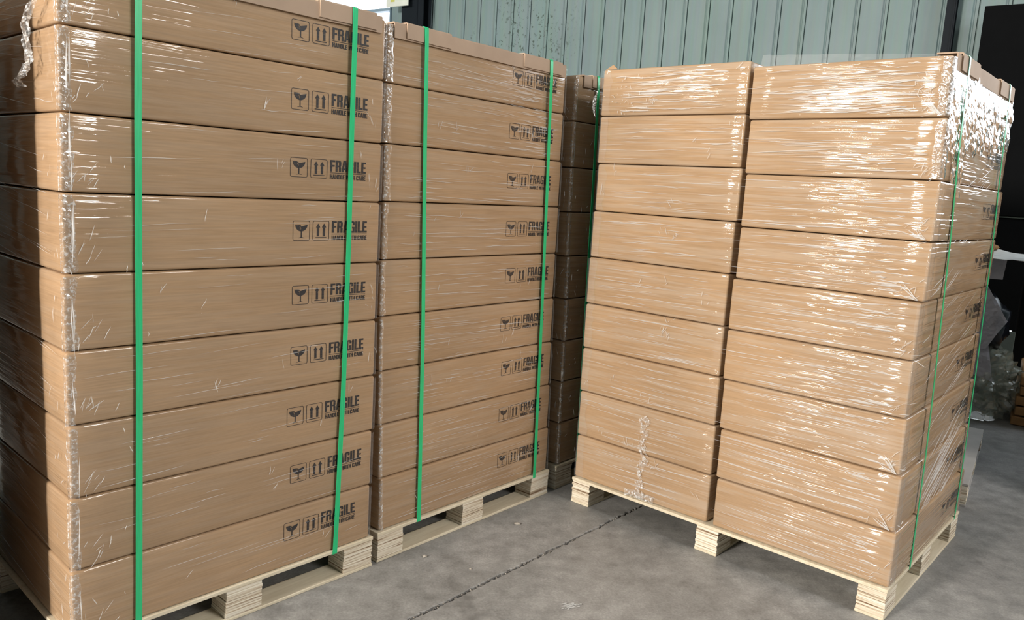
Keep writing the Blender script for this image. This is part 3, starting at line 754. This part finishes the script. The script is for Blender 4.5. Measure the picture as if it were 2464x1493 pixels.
# ------------------------------------------------------------------ stretch film
class Film:
    """folds, pale painted glints and loose sheets of one stack's stretch film, in stack coordinates"""
    def __init__(s, S, name, label):
        s.S = S; s.root = empty(name, S.o); tag(s.root, label, 'stretch film', 'clear stretch films')
        s.mb = MB()
    def P(s, face, a, z, off):
        # a runs along the face; front: x, left: y
        if face == 'front': q = s.S.w(a, -off, z)
        elif face == 'left': q = s.S.w(-off, a, z)
        else: q = s.S.w(a, off, z)
        return q - s.S.o
    def ridge(s, face, a0, z0, a1, z1, w, h, off=.004, seg=6, wob=.002, sd=0.0):
        rows = []
        L = math.hypot(a1 - a0, z1 - z0) or 1e-6
        px, pz = -(z1 - z0) / L, (a1 - a0) / L
        for i in range(seg + 1):
            t = i / seg; k = max(.03, math.sin(math.pi * t) ** .8)
            q = wob * noise.noise((t * 3 + sd * 7.7, sd, z0 * 5))
            a, z = a0 + (a1 - a0) * t + px * q, z0 + (z1 - z0) * t + pz * q
            rows.append([s.P(face, a + px * w * k, z + pz * w * k, off), s.P(face, a, z, off + h * k), s.P(face, a - px * w * k, z - pz * w * k, off)])
        s.mb.grid(rows)
    def streaks(s, face, n, a_rng, z_rng, lens, slope, seed, w=(.0006, .0022), off=.0045, zclump=None):
        r = random.Random(seed)
        for _ in range(n):
            L = r.uniform(*lens); a = r.uniform(a_rng[0], max(a_rng[0], a_rng[1] - L)); z = r.uniform(*z_rng)
            if zclump: z = z_rng[0] + (z_rng[1] - z_rng[0]) * min(.999, max(0, r.choice(zclump) + r.gauss(0, .025)))
            sl = slope + r.gauss(0, .02); ww_ = r.uniform(*w) * (1.6 if r.random() < .12 else 1)
            s.ridge(face, a, z, a + L, z + L * sl, ww_, ww_ * r.uniform(.5, 1.0), off, 7, .003, r.uniform(0, 90))
    def glints(s, face, n, centre, spread, lens, ang, seed, w=(.0005, .0015), off=.005):
        r = random.Random(seed)
        for _ in range(n):
            a, z = centre[0] + r.gauss(0, spread[0]), centre[1] + r.gauss(0, spread[1]); L = r.uniform(*lens); q = math.radians(r.gauss(*ang))
            ww_ = r.uniform(*w)
            s.ridge(face, a, z, a + L * math.cos(q), z + L * math.sin(q), ww_, ww_, off, 4, .0025, r.uniform(0, 90))
    def done(s):
        tag(s.mb.build('film_folds_glints', M['fold_glint'], s.root), None, None, None, 'stuff')
    def sheet(s, name, fn, nu, nv, mat='film', keep=None, smooth=False):
        rows = [[fn(i / nu, j / nv) - s.S.o for j in range(nv + 1)] for i in range(nu + 1)]
        mb = MB(); mb.grid(rows)
        if keep: 
            n = nv + 1; mb.f = [f for f in mb.f if keep((f[0] // n) / nu, (f[0] % n) / nv)]; mb.m = [0] * len(mb.f)
        return mb.build(name, M[mat], s.root, smooth=smooth)
    def corner(s, x, y, dx, dy, z0, z1, wf, ws, amp, seed, mat='ruffle', name='corner_ruffle'):
        """ruffled strip of film round a vertical edge; dx,dy = outward signs (front is dy=-1)"""
        nv = max(20, int((z1 - z0) / .0045)); cross = [-1, -.75, -.5, -.3, -.15, -.05, .05, .15, .3, .5, .75, 1]
        rows = []
        for j in range(nv + 1):
            z = z0 + (z1 - z0) * j / nv; row = []
            for c in cross:
                fade = max(0, 1 - abs(c)) ** .5
                jag_ = 1 + .35 * noise.noise((z * 26, seed, c))
                o = .0035 + amp * fade * (.5 + .5 * noise.noise((z * 150, c * 3.0, seed * 3.1)) + .45 * noise.noise((z * 45, c * 2.0, seed * 5.7)))
                o *= min(1, abs(c) * 3 + .30)
                if c <= 0:   # on the front face
                    px, py = x - dx * (abs(c) * wf * jag_), y + dy * o
                    if abs(c) < .2: px += dx * o * .7
                else:
                    px, py = x + dx * o, y - dy * (abs(c) * ws * jag_)
                    if abs(c) < .2: py += dy * o * .7
                row.append(s.S.w(px, py, z) - s.S.o)
            rows.append(row)
        mb = MB(); mb.grid(rows); return mb.build(name, M[mat], s.root)

def layers(Z0, Z): return zpairs(Z0, Z)
# near left stack: taut film, ruffled at the left edge, small painted glints
fa = Film(SA, 'stretch_wrap', 'clear stretch film wrapped round the near left stack')
for k, (zt, zb) in enumerate(layers(ZA0, ZA)):
    fa.corner(SHA[k], 0, -1, -1, zb + .004, zt - .006, .030 if k < 5 else .022, .006, .0036, k + .3)
    fa.corner(LX + SHA[k] - .001, 0, 1, -1, zb + .006, zt - .008, .012, .012, .0022, k + 20.3, 'film_thin')
    fa.glints('front', 7, (.05, zb + .035), (.022, .018), (.015, .05), (58, 14), 100 + k)
    fa.glints('front', 3 if k < 5 else 1, (.022, zb + .03), (.004, .02), (.08, .15), (90, 1.5), 440 + k, (.0012, .0028))
    fa.glints('front', 3, (.12, zb + .06), (.05, .04), (.01, .03), (95, 15), 140 + k)
    fa.glints('left', 3, (.05, zb + .05), (.03, .04), (.015, .04), (110, 20), 160 + k)
    r = random.Random(300 + k)
    for _ in range(2): fa.glints('front', r.choice((1, 2, 3)), (r.uniform(.2, .98), r.uniform(zb + .02, zt - .03)), (.006, .008), (.015, .045), (75, 18), 180 + k * 9 + _)
    if k in (1, 2, 4, 5): fa.glints('front', 5, (.99, zb + .06), (.015, .03), (.015, .04), (100, 20), 400 + k)
fa.streaks('front', 90, (.02, 1.0), (.14, 1.95), (.06, .30), .03, 5, (.0003, .0008))
fa.streaks('left', 120, (.02, 1.0), (.14, 1.95), (.10, .5), .10, 6, (.0003, .0009))
def tail(u, v):
    path = [(-.020, .03, 1.97), (-.024, .045, 1.86), (-.028, .150, 1.79), (-.026, .125, 1.72), (-.028, .135, 1.68), (-.030, .205, 1.655), (-.028, .20, 1.635)]
    t = u * (len(path) - 1); i = min(len(path) - 2, int(t)); f = t - i
    a, b = path[i], path[i + 1]; x, y, z = [p + (q - p) * f for p, q in zip(a, b)]
    w = .018 + .012 * noise.noise((u * 9, 0, 3)) + (.012 if u > .85 else 0)
    return SA.w(x - .010 * math.sin(v * 7 + u * 30) * .8, y + (v - .5) * w * 2 + .004 * noise.noise((u * 60, v * 9, 1)), z + .006 * noise.noise((u * 50, v * 6, 7)))
fa.sheet('loose_tail', tail, 70, 8, 'scrap')
fa.done()

# middle stack: more creased, silver ruffles at the left edge
fb = Film(SB, 'stretch_wrap', 'clear stretch film wrapped round the middle stack')
for k, (zt, zb) in enumerate(layers(ZB0, ZB)):
    fb.corner(SHB[k], 0, -1, -1, zb + .004, zt - .006, .026 if k < 3 else (.018 if k < 5 else .011), .016 if k < 4 else .006, .0036 if k < 5 else .0024, k + 40.3)
    fb.corner(LX + SHB[k] - .001, 0, 1, -1, zb + .006, zt - .008, .009, .010, .0016, k + 60.3, 'film_thin')
    r = random.Random(500 + k)
    for _ in range(3): fb.glints('front', r.choice((1, 2, 3)), (r.uniform(.1, .98), r.uniform(zb + .02, zt - .03)), (.006, .008), (.015, .045), (80, 18), 520 + k * 9 + _)
    fb.streaks('front', 34, (.02, 1.01), (zb + .01, zt - .02 - (.04 if k == 0 else 0)), (.05, .34), -.012, 700 + k, (.0003, .0010))
fb.streaks('front', 46, (.62, 1.01), (1.60, 1.86), (.04, .20), -.02, 60, (.0005, .0018))
fb.done()

# shaded stack
fd = Film(SD, 'stretch_wrap', 'clear stretch film on the dark shaded stack')
for k, (zt, zb) in enumerate(layers(ZD0, ZD)):
    fd.corner(SHD[k], 0, -1, -1, zb + .004, zt - .006, .014, .012, .0026, k + 80.3)
    fd.glints('front', 4, (.09, zb + .08), (.05, .05), (.01, .035), (85, 25), 800 + k)
    fd.glints('left', 3, (.04, zb + .08), (.02, .05), (.02, .06), (85, 15), 830 + k)
fd.done()

# right stack: heavily creased film, silver crumple high on the side, scraps low on the left
fc = Film(SC, 'stretch_wrap', 'shiny creased stretch film wrapped round the right stack')
for k, (zt, zb) in enumerate(layers(ZCR0, ZCR)):
    sh = SHCR[k]
    fc.corner(0, sh, -1, -1, zb + .005, zt - .006, .045, .030 if k < 2 else .010, .0040 if k < 3 else .0026, k + 100.3, 'ruffle' if k < 2 else 'film_thin')
    fc.streaks('left', 40, (.02, .72), (zb + .012, zt - .008), (.05, .40), -.010 + .012 * math.sin(k), 900 + k, (.0004, .0013), zclump=[.08, .2, .35, .5, .62, .78, .9])
    fc.streaks('left', 16, (.03, .22), (zb + .02, zt - .02), (.03, .10), .02, 930 + k, (.0010, .0026))
    fc.glints('left', 10, (.045, zb + .03), (.03, .018), (.012, .05), (140, 25), 950 + k)
    # fan of pulled folds from the lower corner
    r = random.Random(970 + k)
    if k in (0, 2, 3, 6, 7):
        for _ in range(7):
            q = math.radians(r.uniform(8, 55)); L = r.uniform(.03, .09)
            fc.ridge('left', .012, zb + .006, .012 + L * math.cos(q), zb + .006 + L * math.sin(q), r.uniform(.0008, .0022), .0016, .006, 6, .004, r.uniform(0, 50))
    fc.streaks('front', 14 if k else 0, (.04, .98), (zb + .01, zt - .02), (.08, .30), .28, 990 + k, (.0004, .0012))
for k, (zt, zb) in enumerate(layers(ZCL0, ZCL)):
    fc.corner(0, DY - .004 + SHCL[k], -1, 1, zb + .006, zt - .006, .02, .045, .0030, k + 130.3, 'film_thin')
    fc.streaks('left', 28, (.68, 1.39), (zb + .012, zt - .008), (.05, .36), -.012 + .01 * math.sin(k * 1.3), 1100 + k, (.0004, .0012), zclump=[.1, .25, .42, .55, .7, .85])
    r = random.Random(1200 + k)
    for _ in range(3): fc.glints('left', r.choice((2, 3, 4)), (r.uniform(.72, 1.36), r.uniform(zb + .02, zt - .03)), (.014, .012), (.012, .04), (95, 30), 1220 + k * 9 + _)
fc.streaks('left', 50, (.75, 1.32), (1.80, 1.97), (.03, .16), .02, 1300, (.0008, .0030))
fc.streaks('left', 60, (.10, .55), (1.78, 1.93), (.04, .18), -.03, 1301, (.0006, .0024))
fc.glints('left', 40, (1.25, 1.87), (.08, .04), (.005, .018), (60, 60), 1302, (.0006, .0018))
fc.glints('left', 50, (.07, 1.84), (.03, .04), (.006, .022), (60, 60), 1303, (.0006, .0018))
# diagonal pulls on the side face
r = random.Random(77)
for _ in range(26):
    a, z, L = r.uniform(.05, .45), r.uniform(1.25, 1.55), r.uniform(.12, .42)
    fc.ridge('front', a, z - .1, a + L, z - .1 + L * r.uniform(.28, .45), r.uniform(.0008, .0022), .0016, .006, 7, .004, r.uniform(0, 50))
for _ in range(46):
    a, z, L = r.uniform(.22, .62), r.uniform(.18, .52), r.uniform(.10, .36)
    fc.ridge('front', a, z, a + L, z + L * r.uniform(.30, .55), r.uniform(.0006, .0018), .0014, .006, 7, .004, r.uniform(0, 50))
def crumple(u, v):
    x = .012 + u * 1.0; z = 1.945 - v * .44
    y = -.007 - .008 * abs(noise.noise((x * 7, z * 11, 1))) - .007 * abs(noise.noise((x * 20 + z * 9, z * 24, 5))) - .0022 * noise.noise((x * 60, z * 75, 8))
    y *= min(1, .35 + v * 4)
    return SC.w(x, y, z)
def crumple_keep(u, v):
    edge = .62 + .22 * noise.noise((u * 3.2, 0, 3)) + .12 * noise.noise((u * 11, 1, 3)) - .25 * max(0, u - .5) + (.33 if .10 < u < .26 else 0)
    return v < edge
fc.sheet('crumpled_sheet', crumple, 110, 64, 'crumple', crumple_keep)
def scrap(u, v):
    y = 1.10 - u * .10 + .02 * noise.noise((v * 5, 0, 2)); z = .50 - v * .375
    return SC.w(-.006 - .010 * abs(noise.noise((u * 4, v * 22, 6))) - .004 * noise.noise((u * 11, v * 60, 3)), y, z)
def scrap_keep(u, v): return abs(u - .62 - .12 * noise.noise((v * 7, 1, 1))) < .10 + .26 * abs(noise.noise((v * 9, 4, 4)) + .35 * math.sin(v * 9.2)) and noise.noise((u * 5, v * 20, 9)) > -.25
fc.sheet('film_scrap', scrap, 22, 90, 'scrap', scrap_keep)
def scrap2(u, v):
    return SC.w(-.010 - .010 * noise.noise((u * 10, v * 6, 2)), 1.11 - u * .15, .155 - v * .03 + .012 * noise.noise((u * 8, 0, 7)))
fc.sheet('film_scrap', scrap2, 26, 6, 'scrap')
def wisp(u, v):
    return SC.w(-.004 - .010 * u + .006 * noise.noise((u * 8, v * 4, 2)), DY + .012 + .016 * math.sin(u * 3.1) * (.5 + v) + .004 * noise.noise((u * 30, v * 8, 5)), 1.90 - u * .12 + .004 * noise.noise((u * 25, v * 5, 6)))
fc.sheet('loose_tail', wisp, 40, 6, 'scrap')
def topflap(u, v):
    y = .66 - u * .62; z = ZCR0 - .004 + v * (.040 * (1 - u) ** .7 + .006) + .004 * noise.noise((u * 14, v * 2, 3)) * v
    return SC.w(.004 + .012 * v + .003 * noise.noise((u * 30, v * 3, 1)), y, z)
fc.sheet('top_film_edge', topflap, 60, 5, 'film', smooth=True)
fc.done()
# carton flap ear on the top left of the right stack
mb = MB()
mb.poly([SC.w(.01, 1.385, ZCL0) - SC.o, SC.w(.01, 1.32, ZCL0) - SC.o, SC.w(.02, 1.352, ZCL0 + .022) - SC.o])
mb.poly([SC.w(.013, 1.385, ZCL0) - SC.o, SC.w(.023, 1.352, ZCL0 + .022) - SC.o, SC.w(.013, 1.32, ZCL0) - SC.o])
tag(mb.build('cardboard_scrap', M['card_bare'], None, SC.o), 'small brown cardboard ear sticking up on the right stack left corner', 'cardboard')

# ------------------------------------------------------------------ packing waste behind the right stack
def blob(name, mat, centre, rad, seed, label, cat, amp=.25, freq=2.4, sub=4, smooth=True):
    bm = bmesh.new(); bmesh.ops.create_icosphere(bm, subdivisions=sub, radius=1)
    for v in bm.verts:
        d = v.co.normalized(); k = 1 + amp * noise.noise(d * freq + Vector((seed, 0, 0))) + amp * .6 * abs(noise.noise(d * freq * 3 + Vector((seed, 5, 0)))) + amp * .25 * noise.noise(d * freq * 9)
        v.co = Vector((d.x * rad[0], d.y * rad[1], d.z * rad[2])) * k
        if v.co.z < -rad[2] * .82: v.co.z = -rad[2] * .82
    lo = min(v.co.z for v in bm.verts)
    me = bpy.data.meshes.new(name); bm.to_mesh(me); bm.free(); me.materials.append(M[mat]); me.polygons.foreach_set('use_smooth', [smooth] * len(me.polygons))
    o = link(name, me, None, Vector((centre[0], centre[1], centre[2] - lo))); tag(o, label, cat); return o
def crumpled_sheet(name, mat, pts, label, cat, seed, amp=.02, n=14, th=.0):
    """four corners a b c d, bilinear with crumple"""
    a, b, c, d = [Vector(p) for p in pts]; nrm = (b - a).cross(d - a).normalized()
    o = (a + b + c + d) / 4; o.z = min(p.z for p in (a, b, c, d))
    rows = []
    for i in range(n + 1):
        u = i / n; row = []
        for j in range(n + 1):
            v = j / n; p = (a * (1 - u) + b * u) * (1 - v) + (d * (1 - u) + c * u) * v
            row.append(p + nrm * amp * (noise.noise((u * 3, v * 3, seed)) + .5 * abs(noise.noise((u * 8, v * 8, seed + 3)))) - o)
        rows.append(row)
    mb = MB(); mb.grid(rows); ob = mb.build(name, M[mat], None, o); tag(ob, label, cat)
    so = ob.modifiers.new('thickness', 'SOLIDIFY'); so.thickness = .003
    return ob
hp0 = W(-.16, 6.55, 0)
blob('plastic_waste_bag', 'bagfilm', (hp0.x, hp0.y, 0.0), (.27, .24, .27), 2.0, 'clear crumpled plastic waste bag on the floor behind the right stack', 'plastic bag', amp=.42, freq=2.9, sub=5, smooth=False)
blob('plastic_waste_bag', 'black_film', (hp0.x + .02, hp0.y + .02, .50), (.17, .15, .20), 5.0, 'small black plastic bag lying on the waste heap', 'plastic bag', sub=3)
hb = W(-.64, 6.46, 0)
blob('foam_bundle', 'foam', (hb.x, hb.y, 0), (.25, .22, .62), 8.0, 'grey bundle of foam sheets standing in the waste heap', 'foam', amp=.16, sub=5, freq=3.2)
crumpled_sheet('foam_sheet', 'foam', [W(-.34, 6.30, .40), W(-.04, 6.32, .30), W(-.10, 6.33, .56), W(-.30, 6.30, .60)], 'grey lavender foam sheet hanging over the clear waste bag', 'foam', 1.0)
crumpled_sheet('foam_sheet', 'foam', [W(-.32, 6.28, .62), W(-.12, 6.30, .52), W(-.01, 6.30, .74), W(-.16, 6.28, .98)], 'pointed grey foam sheet sticking out of the waste heap', 'foam', 4.0, amp=.04)
crumpled_sheet('foam_sheet', 'foam', [W(-.30, 6.28, 1.02), W(-.075, 6.30, 1.02), W(-.065, 6.30, 1.18), W(-.30, 6.28, 1.20)], 'pale foam piece tucked below the white paper sheet', 'foam', 7.0, amp=.012)
crumpled_sheet('paper_sheet', 'white_sheet', [W(-.32, 6.10, 1.17), W(.18, 6.12, 1.16), W(.20, 6.42, 1.175), W(-.30, 6.48, 1.235)], 'white paper sheet jutting out on top of the waste heap', 'paper', 2.0, amp=.02)
blob('timber_offcut', 'timber', tuple(W(-.17, 6.36, 1.215)), (.05, .04, .022), 3.0, 'small brown offcut lying on the white paper sheet', 'offcut', amp=.1, sub=2)

# crumbs and a scrap of debris on the concrete
cm = [crumb_mesh(i, .010) for i in range(3)]
for k, (x, y, s, lab) in enumerate([(.079, 3.215, 1.3, 'concrete crumb on the floor in front of the middle pallet'), (-.284, 2.867, 1.0, 'concrete crumb on the floor nearest the near left pallet'), (-.10, 2.79, .6, 'tiny concrete crumb on open floor left of the joint')]):
    o = link('concrete_crumb', cm[k], None, (x, y, .0035 * s)); o.scale = (s * 1.5, s, s); tag(o, lab, 'debris', 'crumbs on the concrete')
fl = MB(); rr_ = random.Random(5)
for i in range(60):
    c = Vector((rr_.gauss(0, .016), rr_.gauss(0, .007), 0)); q = rr_.uniform(-.4, .4); L, w_ = rr_.uniform(.004, .012), rr_.uniform(.002, .005)
    d = Vector((math.cos(q), math.sin(q), 0)); e_ = Vector((-d.y, d.x, 0)); z_ = Vector((0, 0, 0.0006 + .00004 * i))
    fl.poly([c - d * L + z_, c + e_ * -w_ + z_, c + d * L * .8 + z_, c + e_ * w_ * .7 + d * L * .3 + z_])
o = fl.build('paint_flakes', M['flake'], None, (.267, 2.566, 0)); o.rotation_euler = (0, 0, .45); tag(o, 'pale smear of paint flakes on the foreground concrete', 'debris')
